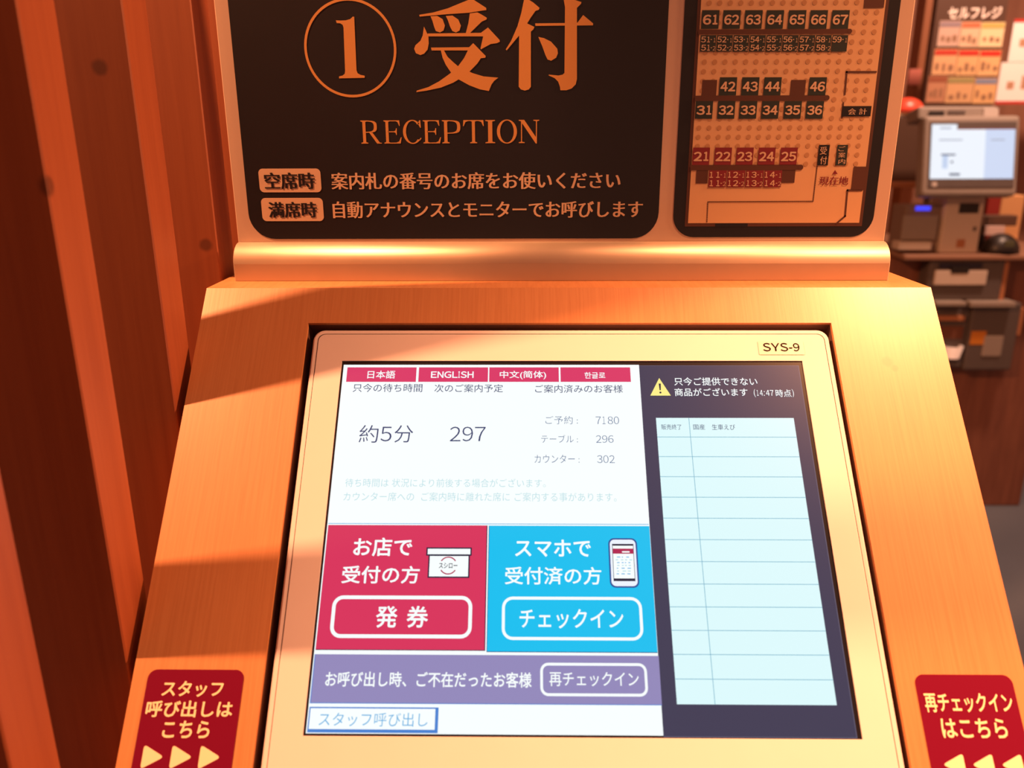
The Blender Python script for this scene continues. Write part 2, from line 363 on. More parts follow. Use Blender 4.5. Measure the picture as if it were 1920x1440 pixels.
# cyan check-in button
R2 = G.quad((916, 984.5), (1217, 987), (1234, 1225.7), (912.7, 1221))
bt = part('check_in_button', 'large cyan check-in button', lambda b: (b.rect(R2, ui('teal edge', (20, 60, 120)), ZS+0.0002), b.rect((R2[0]+0.0003, R2[1]+0.0004, R2[2], R2[3]), cyan, ZS+0.0003)))
def d(b):
    z = ZS+0.0005
    b.text('スマホで', G.rect(965.7, 1011.7, 1108, 1044), white, z, 0.018); b.text('受付済の方', G.rect(946.7, 1062.7, 1127.7, 1096), white, z, 0.014)
    b.text('チェックイン', G.rect(974, 1141.7, 1169, 1178.5), white, z, 0.012)
    b.ring(G.rect(941, 1119, 1205, 1200.5), 0.0062, 0.0017, white, z)
part('lettering', None, d, bt)
def d(b):
    z = ZS+0.0005
    p = G.rect(1142, 1009, 1196.5, 1102); W_ = p[2]-p[0]; H_ = p[3]-p[1]
    b.rounded(p, 0.0035, ui('phone edge', (44, 78, 150)), z); b.rounded(inset(p, 0.0009), 0.0028, ui('phone case', (236, 244, 255)), z+0.0001)
    s = (p[0]+W_*0.13, p[1]+H_*0.13, p[2]-W_*0.13, p[3]-H_*0.12)
    b.rect(s, dark_ui, z+0.0002); h = s[3]-s[1]; w_ = s[2]-s[0]
    b.rect((s[0]+0.0003, s[1]+h*0.07, s[2]-0.0003, s[3]-h*0.05), white, z+0.0003)
    b.rect((s[0]+0.0003, s[3]-h*0.27, s[2]-0.0003, s[3]-h*0.13), ui('crimson', (176, 40, 84)), z+0.0004)
    b.rect((s[0]+w_*0.45, s[3]-h*0.24, s[2]-w_*0.2, s[3]-h*0.2), white, z+0.0005)
    rnd = random.Random(2)
    for i in range(7):
        y = s[3]-h*(0.36+0.075*i); x = s[0]+w_*(0.1+0.1*rnd.random())
        while x < s[2]-w_*0.2:
            l = w_*(0.05+0.12*rnd.random()); b.rect((x, y-h*0.012, min(x+l, s[2]-w_*0.08), y+h*0.012), faint if i % 2 else sky, z+0.0004); x += l+w_*(0.06+0.1*rnd.random())
part('phone_icon', 'white phone icon', d, bt)
# purple recall bar
R3 = G.quad((590.7, 1224.5), (1235, 1231.7), (1241.7, 1324), (580, 1317))
bt = part('recall_bar', 'purple grey bar for guests who missed their call', lambda b: (b.rect(R3, blue_edge, ZS+0.0002), b.rect((R3[0]+0.0005, R3[1]+0.0004, R3[2], R3[3]), purple, ZS+0.0003)))
def d(b):
    z = ZS+0.0005
    b.text('お呼び出し時、ご不在だったお客様', G.rect(610, 1259.5, 996.7, 1288.5), white, z, 0.016)
    b.text('再チェックイン', G.rect(1030, 1260, 1197.7, 1287), white, z, 0.008)
    b.ring(G.rect(1013, 1243, 1214, 1305.7), 0.0045, 0.0015, white, z)
part('lettering', None, d, bt)
# staff call button
R4 = G.quad((580.5, 1325), (822.7, 1326.7), (820, 1375.5), (575, 1372.5))
bt = part('staff_call_button', 'white button with a blue border', lambda b: (b.rect(R4, blue_edge, ZS+0.0002), b.rect((R4[0]+0.0007, R4[1]+0.0017, R4[2]-0.0017, R4[3]-0.0007), white, ZS+0.0003)))
part('lettering', None, lambda b: b.text('スタッフ呼び出し', G.rect(598, 1336, 801.7, 1362), sky, ZS+0.0005, -0.004), bt)
# right pane
R5 = G.quad((1196.5, 684), (1499.5, 685), (1607, 1385), (1246.5, 1381.5))
rp = part('sold_out_pane', 'navy pane listing sold out items', lambda b: (b.rect(R5, ui('navy edge', (104, 100, 122)), ZS), b.rect((R5[0], R5[1]+0.0004, R5[2]-0.0004, R5[3]-0.0003), navy, ZS+0.0001)))
def d(b):
    z = ZS+0.0004
    b.text('只今ご提供できない', G.rect(1264, 707.5, 1420, 722.5), white, z, 0.01); b.text('商品がございます', G.rect(1265, 727.5, 1402, 742.5), white, z, 0.01)
    b.text('(', G.rect(1413.5, 729.5, 1416.6, 744.5), white, z, 0.0); b.text(')', G.rect(1485.5, 729.5, 1488.6, 744.5), white, z, 0.0)
    b.text('14', G.rect(1419, 731, 1430.3, 741.8), white, z, 0.006); b.text('47', G.rect(1436.2, 731, 1450.6, 741.8), white, z, 0.006)
    for yy in (734, 741): b.disc(G.px(1433.2, yy), 0.00035, white, z, 8)
    b.text('時点', G.rect(1454.5, 730, 1483.6, 744), white, z, 0.006)
part('lettering', None, d, rp)
def d(b):
    z = ZS+0.0004
    a, l, r_ = G.px(1236, 708.5), G.px(1219.5, 741.5), G.px(1258, 741.5)
    b.poly([l, r_, a], yellow, z)
    h = a[1]-l[1]; x = (l[0]+r_[0])/2
    b.poly([(x-0.0004, l[1]+h*0.3), (x+0.0004, l[1]+h*0.3), (x+0.0007, l[1]+h*0.68), (x-0.0007, l[1]+h*0.68)], dark_ui, z+0.0001)
    b.disc((x, l[1]+h*0.17), 0.0007, dark_ui, z+0.0001)
part('warning_icon', 'yellow warning triangle', d, rp)
R6 = G.quad((1228, 782.6), (1489, 784), (1569, 1322.7), (1271.7, 1320))
lp = part('sold_out_list', 'pale blue table with thirteen rows', lambda b: b.rect(R6, list_m, ZS+0.0003))
def d(b):
    z = ZS+0.0005; H_ = (R6[3]-R6[1])/13
    for i in range(1, 13): b.rect((R6[0], R6[3]-H_*i-0.00016, R6[2], R6[3]-H_*i+0.00016), grid_m, z)
    xc = (G.px(1290, 784)[0]+G.px(1342.7, 1321)[0])/2
    b.rect((xc-0.00016, R6[1], xc+0.00016, R6[3]), grid_m, z)
    b.text('販売終了', G.rect(1240, 795.5, 1277.8, 805.5), ink, z, 0.0); b.text('国産', G.rect(1300, 795.5, 1321.7, 805.5), ink, z, 0.0); b.text('生車えび', G.rect(1335, 795.5, 1378.5, 806), ink, z, 0.0)
part('lettering', None, d, lp)
# SYS-9 sticker
st = part('name_sticker', 'clear label reading SYS-9', lambda b: b.rounded(G.rect(1422, 640, 1507, 665.5), 0.0008, mat('label film', (222, 214, 202), 0.3), 0.0004))
part('lettering', None, lambda b: b.text('SYS-9', G.rect(1430, 643.7, 1498.5, 659.2), mat('black ink', (20, 14, 12), 0.9, spec=0.0), 0.0006, 0.006), st)

# ------------------------------------------------------------------ sign: rail and board
RX0, RX1 = -0.0886, 0.3812
zt = top.z+0.0003
rail = MB()
pr = [(0.061, zt)] + [(0.061, zt+0.012)]
for i in range(9):
    t = math.radians(180-90*i/8); pr.append((0.0745+0.0135*math.cos(t), zt+0.0125+0.0135*math.sin(t)))
pr += [(0.0755, zt+0.026), (0.0755, zt+0.008), (0.0818, zt+0.008), (0.0818, zt+0.026), (0.090, zt+0.026), (0.094, zt+0.02), (0.094, zt)]
ends = []
for x, s_ in ((RX0, 0.95), (RX0+0.0008, 1.0), (RX1-0.0008, 1.0), (RX1, 0.95)):
    ends.append([(x, 0.0775+(y-0.0775)*s_ if not 0.075 < y < 0.083 else y, zt+(z-zt)*s_) for y, z in pr])
k = rail.mi(alu); vs = [[rail.bm.verts.new(p) for p in lp] for lp in ends]
for a, c in zip(vs, vs[1:]):
    n = len(a)
    for i in range(n):
        f = rail.bm.faces.new((a[i], a[(i+1) % n], c[(i+1) % n], c[i])); f.smooth = 1 <= i <= 10
rail.bm.faces.new(vs[0]); rail.bm.faces.new(vs[-1])
tag(rail.build('sign_rail', None, None, True), 'rounded aluminium rail on the kiosk top holding the sign', 'rail')

BX0, BX1, BTOP = -0.0885, 0.3812, 0.335
sign = thing('reception_sign', ((BX0+BX1)/2, YB+0.0025, zt+0.009), 'upright white sign board with black reception panel and floor map', 'sign')
b = MB(); b.box(BX0, YB+0.0001, zt+0.0085, BX1, YB+0.0052, BTOP, white_board, 0.0006)
b.build('backing_board', sign)
bm_ = BOARD.mat()
B = BOARD
def bpart(name, label, draw, parent=sign):
    b = MB(); draw(b); o = b.build(name, parent, bm_)
    if label: o['label'] = label
    return o
uL = (B.px(427, 0)[0]+B.px(466, 400)[0])/2; uR = (B.px(1256, 0)[0]+B.px(1233.5, 400)[0])/2
PT = 0.322
RP = (uL, B.px(850, 447.5)[1], uR, PT)
rpan = bpart('reception_panel', 'black panel with ochre reception heading', lambda b: b.rounded(RP, 0.0185, black_print, 0.0002))
# heading: circled 1 and two brush-style characters, outlines as printed
z1 = 0.0004
def d(b):
    c = B.px(657, 91); r_ = (B.px(743.3, 91)[0]-B.px(570.7, 91)[0])/2
    b.arc(c, r_-0.0017, r_, 0, 360, gold_print, z1, 72)
    one = [(690,115),(695,130),(715,132),(728,140),(733,155),(742,400),(740,415),(728,425),(708,430),(708,441),(852,438),(852,426),(830,422),(812,412),(806,395),(793,95),(785,94),(770,108),(745,115),(715,116)]
    b.poly([B.px(400+x/3, y/3) for x, y in one], gold_print, z1)
    S = [[(-42,84),(40,70),(120,47),(190,18),(240,-2),(262,-2),(300,22),(335,45),(336,57),(300,62),(240,72),(120,80),(0,90),(-38,94)],
         [(22,92),(60,90),(90,108),(103,145),(95,172),(75,183),(52,175),(42,150),(32,115)],
         [(108,90),(145,88),(178,110),(193,145),(185,172),(165,183),(145,175),(132,150),(120,115)],
         [(243,76),(285,70),(305,80),(338,100),(337,110),(310,122),(240,190),(220,188),(235,130)],
         [(5,189),(305,185),(345,155),(410,225),(412,235),(395,243),(360,248),(305,278),(303,272),(318,205),(8,205)],
         [(-15,150),(-5,170),(10,205),(12,245),(5,280),(-15,303),(-35,310),(-60,300),(-70,275),(-63,255),(-35,230),(-22,200)],
         [(25,268),(240,266),(235,284),(28,284)],
         [(235,270),(262,243),(332,315),(330,325),(305,328),(285,358),(242,402),(200,435),(150,465),(80,493),(0,510),(-58,518),(-55,510),(10,490),(70,458),(130,415),(175,375),(210,328),(232,284)],
         [(80,284),(98,284),(118,320),(150,350),(178,374),(215,392),(260,412),(320,430),(403,437),(380,455),(365,475),(350,512),(300,503),(240,480),(180,447),(140,412),(108,365),(90,325)],
         [(548,-4),(570,-4),(600,15),(635,45),(630,56),(612,62),(585,100),(562,138),(520,200),(450,284),(445,278),(475,230),(510,150),(533,70)],
         [(520,198),(565,132),(606,152),(600,166),(586,178),(586,488),(575,503),(552,510),(530,503),(518,488)],
         [(610,132),(775,130),(848,128),(880,85),(936,132),(935,143),(612,146)],
         [(770,-5),(820,-4),(870,12),(868,22),(845,45),(845,445),(838,475),(815,498),(785,508),(752,508),(750,490),(740,460),(720,440),(685,424),(688,420),(740,425),(765,420),(775,410),(778,40)],
         [(628,208),(660,215),(700,235),(735,275),(738,300),(728,325),(700,342),(680,335),(668,310),(650,260)]]
    for i, s_ in enumerate(S): b.poly([B.px(800+x/3, y/3) for x, y in s_], gold_print, z1+i*4e-6)
bpart('heading', 'ochre circled 1 and large heading characters', d, rpan)
# RECEPTION in a roman serif, each letter drawn in a box of height 1
def bez(p0, p1, p2, p3, n=8): return [tuple((1-t)**3*a+3*(1-t)**2*t*b_+3*(1-t)*t*t*c+t**3*d_ for a, b_, c, d_ in zip(p0, p1, p2, p3)) for t in [i/n for i in range(n+1)]]
def stem(x, w=0.13, s=0.085, h=0.035): return [(x-s, 0), (x+w+s, 0), (x+w+s, h), (x+w, h+0.03), (x+w, 1-h-0.03), (x+w+s, 1-h), (x+w+s, 1), (x-s, 1), (x-s, 1-h), (x, 1-h-0.03), (x, h+0.03), (x-s, h)]
def bowl(x, yb, yt, xr, t=0.13):
    ym = (yb+yt)/2; o = bez((x, yt), (xr-0.05, yt), (xr, yt-0.05), (xr, ym))+bez((xr, ym), (xr, yb+0.05), (xr-0.05, yb), (x, yb))[1:]
    i = bez((x, yt-0.04), (xr-t-0.06, yt-0.04), (xr-t, yt-0.09), (xr-t, ym))+bez((xr-t, ym), (xr-t, yb+0.09), (xr-t-0.06, yb+0.04), (x, yb+0.04))[1:]
    return [[o[k], o[k+1], i[k+1], i[k]] for k in range(len(o)-1)]
def oval(cx, rx, t, a0=0, a1=360, n=36):
    P = []
    for k in range(n):
        a, c = math.radians(a0+(a1-a0)*k/n), math.radians(a0+(a1-a0)*(k+1)/n)
        P.append([(cx+rx*math.cos(a), 0.5+0.52*math.sin(a)), (cx+rx*math.cos(c), 0.5+0.52*math.sin(c)), (cx+(rx-t)*math.cos(c), 0.5+0.475*math.sin(c)), (cx+(rx-t)*math.cos(a), 0.5+0.475*math.sin(a))])
    return P
LET = {
 'R': [stem(0.1)]+bowl(0.2, 0.47, 1.0, 0.72)+[[(0.36, 0.5), (0.5, 0.5), (0.82, 0.04), (0.9, 0.03), (0.9, 0), (0.70, 0)]],
 'E': [stem(0.1), [(0.2, 0.965), (0.2, 1), (0.74, 1), (0.76, 0.76), (0.73, 0.76), (0.66, 0.92), (0.58, 0.96)], [(0.2, 0.035), (0.2, 0), (0.77, 0), (0.82, 0.27), (0.79, 0.27), (0.70, 0.09), (0.58, 0.04)],
       [(0.2, 0.49), (0.48, 0.49), (0.55, 0.46), (0.58, 0.37), (0.61, 0.37), (0.61, 0.66), (0.58, 0.66), (0.55, 0.56), (0.48, 0.53), (0.2, 0.53)]],
 'C': oval(0.47, 0.44, 0.14, 42, 318, 30)+[[(0.80, 1.0), (0.84, 1.0), (0.86, 0.68), (0.82, 0.68), (0.72, 0.87)], [(0.80, 0.13), (0.87, 0.22), (0.84, 0.25), (0.74, 0.14)]],
 'P': [stem(0.1)]+bowl(0.2, 0.42, 1.0, 0.76),
 'T': [stem(0.38), [(0.02, 1), (0.87, 1), (0.89, 0.74), (0.86, 0.74), (0.78, 0.92), (0.66, 0.96), (0.23, 0.96), (0.11, 0.92), (0.03, 0.74), (0.0, 0.74)]],
 'I': [stem(0.1)],
 'O': oval(0.47, 0.44, 0.14),
 'N': [[(0.0, 1), (0.0, 0.965), (0.1, 0.94), (0.1, 0.06), (0.0, 0.035), (0.0, 0), (0.26, 0), (0.26, 0.035), (0.145, 0.06), (0.145, 0.86), (0.75, -0.02), (0.80, -0.02), (0.80, 0.94), (0.90, 0.965), (0.90, 1), (0.64, 1), (0.64, 0.965), (0.755, 0.94), (0.755, 0.26), (0.24, 1)]]}
def d(b):
    v0 = B.px(845, 268.7)[1]; v1 = B.px(845, 225.3)[1]; ym = 247
    for ch, xa, xb in (('R', -370, -255), ('E', -240, -142), ('C', -133, -30), ('E', -20, 80), ('P', 87, 190), ('T', 205, 322), ('I', 330, 385), ('O', 395, 508), ('N', 518, 633)):
        u0, u1 = B.px(800+xa/3, ym)[0], B.px(800+xb/3, ym)[0]
        xs = [p[0] for q_ in LET[ch] for p in q_]; a, c = min(xs), max(xs)
        for j, q_ in enumerate(LET[ch]): b.poly([(u0+(x-a)/(c-a)*(u1-u0), v0+y*(v1-v0)) for x, y in q_], gold_print, z1+(j % 3)*5e-6)
bpart('roman_lettering', 'ochre roman capitals', d, rpan)
BR = (7, 0.012)
def d(b):
    for x0, y0, x1, y1 in ((486, 316, 602, 360.5), (491, 371, 606.5, 414.5)): b.rounded(B.rect(x0, y0, x1, y1), 0.0032, pale_print, z1)
    b.text('空席時', B.rect(496, 323.5, 591, 354.5), black_print, z1+0.0002, 0.002, BR); b.text('満席時', B.rect(503.5, 378.5, 595, 408), black_print, z1+0.0002, 0.002, BR)
    b.text('案内札の番号のお席をお使いください', B.rect(621, 323, 1163.5, 354.5), pale_print, z1, 0.0, (5, 0.014))
    b.text('自動アナウンスとモニターでお呼びします', B.rect(624, 377, 1205, 408.5), pale_print, z1, 0.0, (5, 0.014))
bpart('lettering', 'pale instruction lines with two rounded tabs', d, rpan)

# floor map
mL = (B.px(1285, 0)[0]+B.px(1263, 380)[0])/2; mR = (B.px(1687, 0)[0]+B.px(1646, 360)[0])/2
fmap = bpart('floor_map', 'black framed seat map with numbered blocks', lambda b: b.rounded((mL, B.px(1450, 444.5)[1], mR, PT), 0.0155, black_print, 0.0002))
def mp(x, y): return B.px(1230+x/3, y/3)
def mr_(x0, y0, x1, y1): return B.rect(1230+x0/3, y0/3, 1230+x1/3, y1/3)
plan_m, brown_m, dot_m = mat('map cream', (216, 174, 132), 0.5), mat('map brown', (84, 48, 36), 0.5), mat('map dots', (186, 140, 100), 0.5)
teal_m, mred = mat('map dark green', (34, 46, 44), 0.5), mat('map red', (124, 30, 44), 0.5)
pL = (mp(255, 0)[0]+mp(178, 1255)[0])/2; pR = (mp(1283, 0)[0]+mp(1150, 1255)[0])/2; pB = mp(660, 1254)[1]; PTm = PT-0.011
def d(b):
    e = 0.0022
    b.rect((pL-e, pB-0.0024, pR+e, PTm+e), brown_m, z1-0.0001)
    g0, g1 = mp(332, 1262)[0], mp(515, 1262)[0]; b.rect((g0, pB-0.0026, g1, pB-0.0003), black_print, z1-0.00005)
    b.rect((pL, pB, pR, PTm), plan_m, z1)
    du = mp(330, 348)[0]-mp(272, 348)[0]; u0 = mp(272, 348)[0]; v0 = mp(600, 348)[1]; dv = mp(600, 348)[1]-mp(600, 402)[1]
    for j in range(-9, 12):
        for i in range(0, 18):
            u, v = u0+(i-0.02*j)*du, v0-j*dv
            if pL+0.002 < u < pR-0.002 and v < PTm-0.002 and not (j > 8 and u > mp(900, 900)[0] and v < mp(900, 930)[1]): b.disc((u, v), 0.0017, dot_m, z1+0.0001, 10)
bpart('plan_sheet', 'cream plan with brown border and dotted floor', d, fmap)
def d(b):
    z = z1+0.0002
    for x0, y0, x1, y1 in ((1172, -60, 1285, 45), (258, 450, 340, 540), (755, 450, 838, 540), (225, 955, 290, 1032), (705, 955, 780, 1028), (1103, 937, 1172, 1070)): b.rect(mr_(x0, y0, x1, y1), brown_m, z)
    for x0, x1, y0, y1 in ((237, 1088, 165, 192), (217, 960, 537, 567), (192, 812, 927, 957)):
        r_ = mr_(x0, y0, x1, y1); b.rect(r_, brown_m, z+0.0001); b.disc((r_[2], (r_[1]+r_[3])/2), (r_[3]-r_[1])/2, brown_m, z+0.00013, 16)
    lw = 0.0012
    b.line([mp(1235, 405), mp(1071, 405), mp(1060, 530)], lw, brown_m, z); b.line([mp(1051, 582), mp(1045, 660)], lw, brown_m, z)
    b.line([mp(1155, 1070), mp(1075, 1070), mp(1062, 1215), mp(1015, 1255)], lw, brown_m, z)
    P_ = [mp(905, 935), mp(882, 1132), mp(291, 1135), mp(285, 1255)]
    for a, c in zip(P_, P_[1:]):
        a, c = Vector(a), Vector(c); n = int((c-a).length/0.0014)
        for i in range(n): b.line([tuple(a+(c-a)*(i/n)), tuple(a+(c-a)*((i+0.45)/n))], 0.0007, brown_m, z)
bpart('plan_lines', 'brown counters and walls on the plan', d, fmap)
def d(b):
    z = z1+0.0003; pk = pale_print
    def blk(x0, x1, y0, y1, m, t):
        b.rect(mr_(x0, y0, x1, y1), m, z); cx, h = (x0+x1)/2, y1-y0
        b.text(t, mr_(cx-42, y0+h*0.24, cx+42, y1-h*0.22), pk, z+0.0001, 0.03)
    for t, x in zip('61 62 63 64 65 66 67'.split(), (255, 375, 497, 617, 742, 863, 985)): blk(x, x+98, 58, 163, teal_m, t)
    for t, x in zip('42 43 44 46'.split(), (355, 480, 605, 858)): blk(x, x+97, 435, 537, teal_m, t)
    for t, x in zip('31 32 33 34 35 36'.split(), (220, 345, 468, 592, 718, 842)): blk(x, x+97, 569, 668, teal_m, t)
    for t, x in zip('21 22 23 24 25'.split(), (205, 328, 450, 573, 697)): blk(x, x+95, 830, 928, mred, t)
    for base, x0, wd, n, y0, y1, m in ((51, 245, 92.4, 9, 199, 291, teal_m), (11, 293, 103.5, 4, 958, 1053, mred)):
        for i in range(n):
            xa = x0+i*wd; b.rect(mr_(xa+2.5, y0, xa+wd-2.5, y1), m, z); h = (y1-y0)/2
            for k in (1, 2):
                if base+i == 59 and k == 2: continue
                ya = y0+(k-1)*h
                b.text(str(base+i), mr_(xa+7, ya+h*0.16, xa+wd*0.62, ya+h*0.88), pk, z+0.0001, 0.016)
                b.text('-', mr_(xa+wd*0.66, ya+h*0.48, xa+wd*0.74, ya+h*0.57), pk, z+0.0001, 0.0)
                b.text(str(k), mr_(xa+wd*(0.84 if k == 1 else 0.78), ya+h*0.34, xa+wd*0.95, ya+h*0.86), pk, z+0.0001, 0.0)
    b.rect(mr_(1045, 597, 1207, 655), black_print, z); b.text('会 計', mr_(1078, 610, 1183, 645), pk, z+0.0001, -0.004, (3, 0.012))
    b.rect(mr_(910, 815, 970, 930), black_print, z); b.rect(mr_(1013, 815, 1073, 930), teal_m, z)
    for t, x, ys in (('受付', 940, (825, 880)), ('ご案内', 1043, (822, 858, 894))):
        hh = 44 if len(t) == 2 else 28
        for ch, y in zip(t, ys): b.text(ch, mr_(x-19, y, x+19, y+hh), pk, z+0.0001, -0.004, (3, 0.012))
    b.poly([mp(990, 979), mp(1020, 979), mp(1005, 956)], mred, z)
    b.text('現在地', mr_(917, 992, 1080, 1041), mred, z, 0.002, (3, 0.014))
bpart('seat_blocks', 'dark green and red numbered seat blocks', d, fmap)

# ------------------------------------------------------------------ instruction stickers on the slope
sred, sink = mat('sticker red', (108, 12, 46), 0.7, spec=0.05), mat('sticker print', (246, 226, 190), 0.5)
P = PANEL
def sticker(label, r, lines, tris):
    t = thing('instruction_sticker', PANEL.mat() @ Vector(((r[0]+r[2])/2, (r[1]+r[3])/2, 0.0003)), label, 'sticker', 'red stickers on the kiosk slope')
    b = MB(); n = 10; b.rounded(r, 0.005, sred, 0.0003); b.build('sticker_sheet', t, PANEL.mat())
    b = MB()
    for s_, rc, off in lines: b.text(s_, P.rect(*rc), sink, 0.0005, off)
    for tr in tris:
        c = Vector((sum(p[0] for p in tr)/3, sum(p[1] for p in tr)/3)); pts = []
        for i in range(3):
            a, v, e = Vector(tr[i-1]), Vector(tr[i]), Vector(tr[(i+1) % 3])
            p0, p2 = v.lerp(a, 0.17), v.lerp(e, 0.17)
            for k in range(5):
                s = k/4; pts.append(tuple((1-s)**2*p0+2*(1-s)*s*v+s*s*p2))
        b.poly(pts, sink, 0.0005)
    b.build('lettering', t, PANEL.mat())
lx0 = (P.px(280, 1258)[0]+P.px(246, 1440)[0])/2; lx1 = (P.px(459, 1258)[0]+P.px(435, 1440)[0])/2
vt = P.px(370, 1255.5)[1]; vm = P.px(340, 1419.5)[1]; hh = vm-P.px(340, 1443)[1]
def tri(u0, u1): return [(u0, vm+hh), (u1, vm), (u0, vm-hh)]
L8 = lambda x: P.px(200+x/4.235, 1419.5)[0]
sticker('red sticker left of the screen with three arrows pointing right', (lx0, vt-0.072, lx1, vt),
        (('スタッフ', (305, 1277, 419, 1306.6), 0.02), ('呼び出しは', (274.5, 1313.7, 436.8, 1345), 0.02), ('こちら', (305.8, 1351.5, 394, 1384), 0.02)),
        [tri(L8(285), L8(457)), tri(L8(512), L8(684)), tri(L8(738), L8(908))])
rx0 = (P.px(1714, 1270)[0]+P.px(1745, 1440)[0])/2; vt = P.px(1800, 1265)[1]; rx1 = P.px(1897, 1275)[0]
L7 = lambda x: P.px(1520+x/3.6, 1430)[0]
vm = P.px(1810, 1434)[1]; hh = vm-P.px(1810, 1456)[1]
sticker('red sticker right of the screen with arrows pointing left', (rx0, vt-0.072, rx1, vt),
        (('再チェックイン', (1733, 1299.7, 1897.5, 1336), 0.02), ('はこちら', (1764.5, 1347, 1887, 1384), 0.02)),
        [tri(L7(1035), L7(885)), tri(L7(1232), L7(1082)), tri(L7(1428), L7(1278))])

# ------------------------------------------------------------------ slatted partition on the left
XS, SD = -0.1040, 0.052
part_t = thing('slat_partition', (XS-SD/2, 0.0, FLOOR), 'knotty pine partition of upright slats left of the kiosk', 'partition')
slat_l, slat_d = (152, 80, 44), (140, 70, 38)
KN = {0: [(XS-0.008, at(187, 125, 0)[1]-0.0255, at(187, 125, -0.0255)[2], 0.006)]}
def knot(px, py, y0): p = at(px, py, y0); return (p.x, y0, p.z, 0.0058)
for k in range(-4, 5):
    y0 = -0.0262+0.1022*k
    kn = [knot(186, 125, y0)] if k == 0 else [knot(386, 460, y0)] if k == 1 else []
    if k == -1: kn = [(XS, y0+0.001, at(106, 348, y0).z, 0.0055)]
    mm = wood('pine slat' if not kn else 'pine slat with knot %d' % (k+2), slat_l, slat_d, (160, 160, 5), 0.55, bump=0.1, knots=kn)
    b = MB(); b.box(XS-SD, y0, FLOOR+0.002, XS, y0+0.0318, 1.35, mm, 0.0008, 1)
    b.build('slat', part_t)

# ------------------------------------------------------------------ self checkout in the background
def pbox(b, x0, y0, x1, y1, yy, depth, m, bev=0.0, seg=2):
    xm, ym = (x0+x1)/2, (y0+y1)/2
    b.box(at(x0, ym, yy).x, yy, at(xm, y1, yy).z, at(x1, ym, yy).x, yy+depth, at(xm, y0, yy).z, m, bev, seg)
def pp(name, parent, label, *boxes):
    b = MB()
    for bx in boxes: pbox(b, *bx)
    o = b.build(name, parent)
    if label: o['label'] = label
    return o
grey = speckle(mat('machine grey', (150, 138, 128), 0.5), 0.06, 20); dgrey = speckle(mat('dark machine grey', (92, 82, 78), 0.5), 0.08, 20)
beige = speckle(mat('machine beige', (206, 190, 174), 0.5), 0.05, 20); blk = mat('machine black', (34, 28, 26), 0.4); brown_c = wood('counter wood', (136, 86, 66), (118, 72, 56), (40, 40, 4), 0.5)
silver = mat('silver trim', (196, 186, 178), 0.4); trim_o = mat('tan trim', (176, 116, 78), 0.5)
YM = 2.10
base = at(1800, 940, YM)
mach = thing('self_checkout_machine', (at(1810, 500, YM).x, YM+0.2, FLOOR), 'grey self checkout machine with a lit screen right of the sign', 'checkout machine')
# counter and pedestal
o = at(1668, 475, YM+0.02); e = at(2010, 475, YM+0.02)
b = MB(); zc = at(1780, 474, YM).z
b.box(o.x, YM+0.03, FLOOR, e.x, YM+0.55, zc-0.02, brown_c, 0.006)
b.build('pedestal', mach)
b = MB(); b.box(at(1684, 472, YM).x, YM-0.05, zc-0.018, e.x, YM+0.55, zc, mat('counter edge', (150, 112, 90), 0.5), 0.005); b.build('counter_top', mach)
# monitor head, tilted back
mm = Matrix.Translation(at(1821, 292, YM-0.06)) @ Matrix.Rotation(math.radians(-12), 4, 'X')
s = (at(1912, 292, YM-0.06).x-at(1730, 292, YM-0.06).x)/182
def hb(name, label, m, x0, y0, x1, y1, f0, f1, bev=0.0):
    b = MB(); b.box((x0-1821)*s, f0, (292-y1)*s, (x1-1821)*s, f1, (292-y0)*s, m, bev, 3); o = b.build(name, mach, mm)
    if label: o['label'] = label
    return o
hb('monitor_housing', None, grey, 1731, 217, 1911, 367, 0, 0.05, 0.012)
scr_w = mat('far display white', (5, 5, 5), 0.3, emit=(240, 246, 255)); scr_b = mat('far display pale blue', (5, 5, 5), 0.3, emit=(208, 220, 246))
hb('screen_frame', 'dark frame around the lit screen', dgrey, 1741, 229, 1903, 352, -0.003, 0.01, 0.002)
b = MB()
sb = lambda x0, y0, x1, y1, m, f=-0.0035: b.box((x0-1821)*s, f-0.0004, (292-y1)*s, (x1-1821)*s, f, (292-y0)*s, m)
sb(1744, 244, 1900, 335, scr_w); sb(1744, 234.5, 1791, 244.2, scr_w); sb(1845, 244, 1900, 335, scr_b, -0.0037); sb(1792, 242.5, 1899, 244, mat('far display red', (5, 5, 5), 0.3, emit=(150, 50, 60)), -0.0036)
gr = mat('far display grey', (5, 5, 5), 0.3, emit=(176, 180, 196)); dk = mat('far display dark', (5, 5, 5), 0.3, emit=(70, 76, 104)); pb = mat('far display blue', (5, 5, 5), 0.3, emit=(196, 212, 240))
sb(1758, 262, 1802, 264.5, gr, -0.0042); sb(1855, 262, 1881, 264.5, gr, -0.0042); sb(1759, 240, 1780, 243, gr, -0.0042)
sb(1766, 292, 1776, 316, pb, -0.0041); sb(1763, 289, 1790, 292, dk, -0.0042); sb(1780, 325, 1800, 329, dk, -0.0042); sb(1782, 302, 1786, 306, dk, -0.0042)
b.build('screen', mach, mm)['label'] = 'lit white screen'
hb('status_icon', 'small pale mark under the screen', silver, 1749, 341, 1758, 349, -0.0036, -0.003)
hb('head_housing', None, grey, 1724, 197, 1874, 222, 0.02, 0.10, 0.008)
hb('camera_window', 'black window', blk, 1744, 207, 1771, 219, 0.012, 0.03, 0.001)
hb('card_slot', 'dark slot', dgrey, 1780, 206, 1812, 212, 0.017, 0.03)
hb('head_label', 'pale label', silver, 1846, 202, 1874, 219, 0.016, 0.03, 0.001)
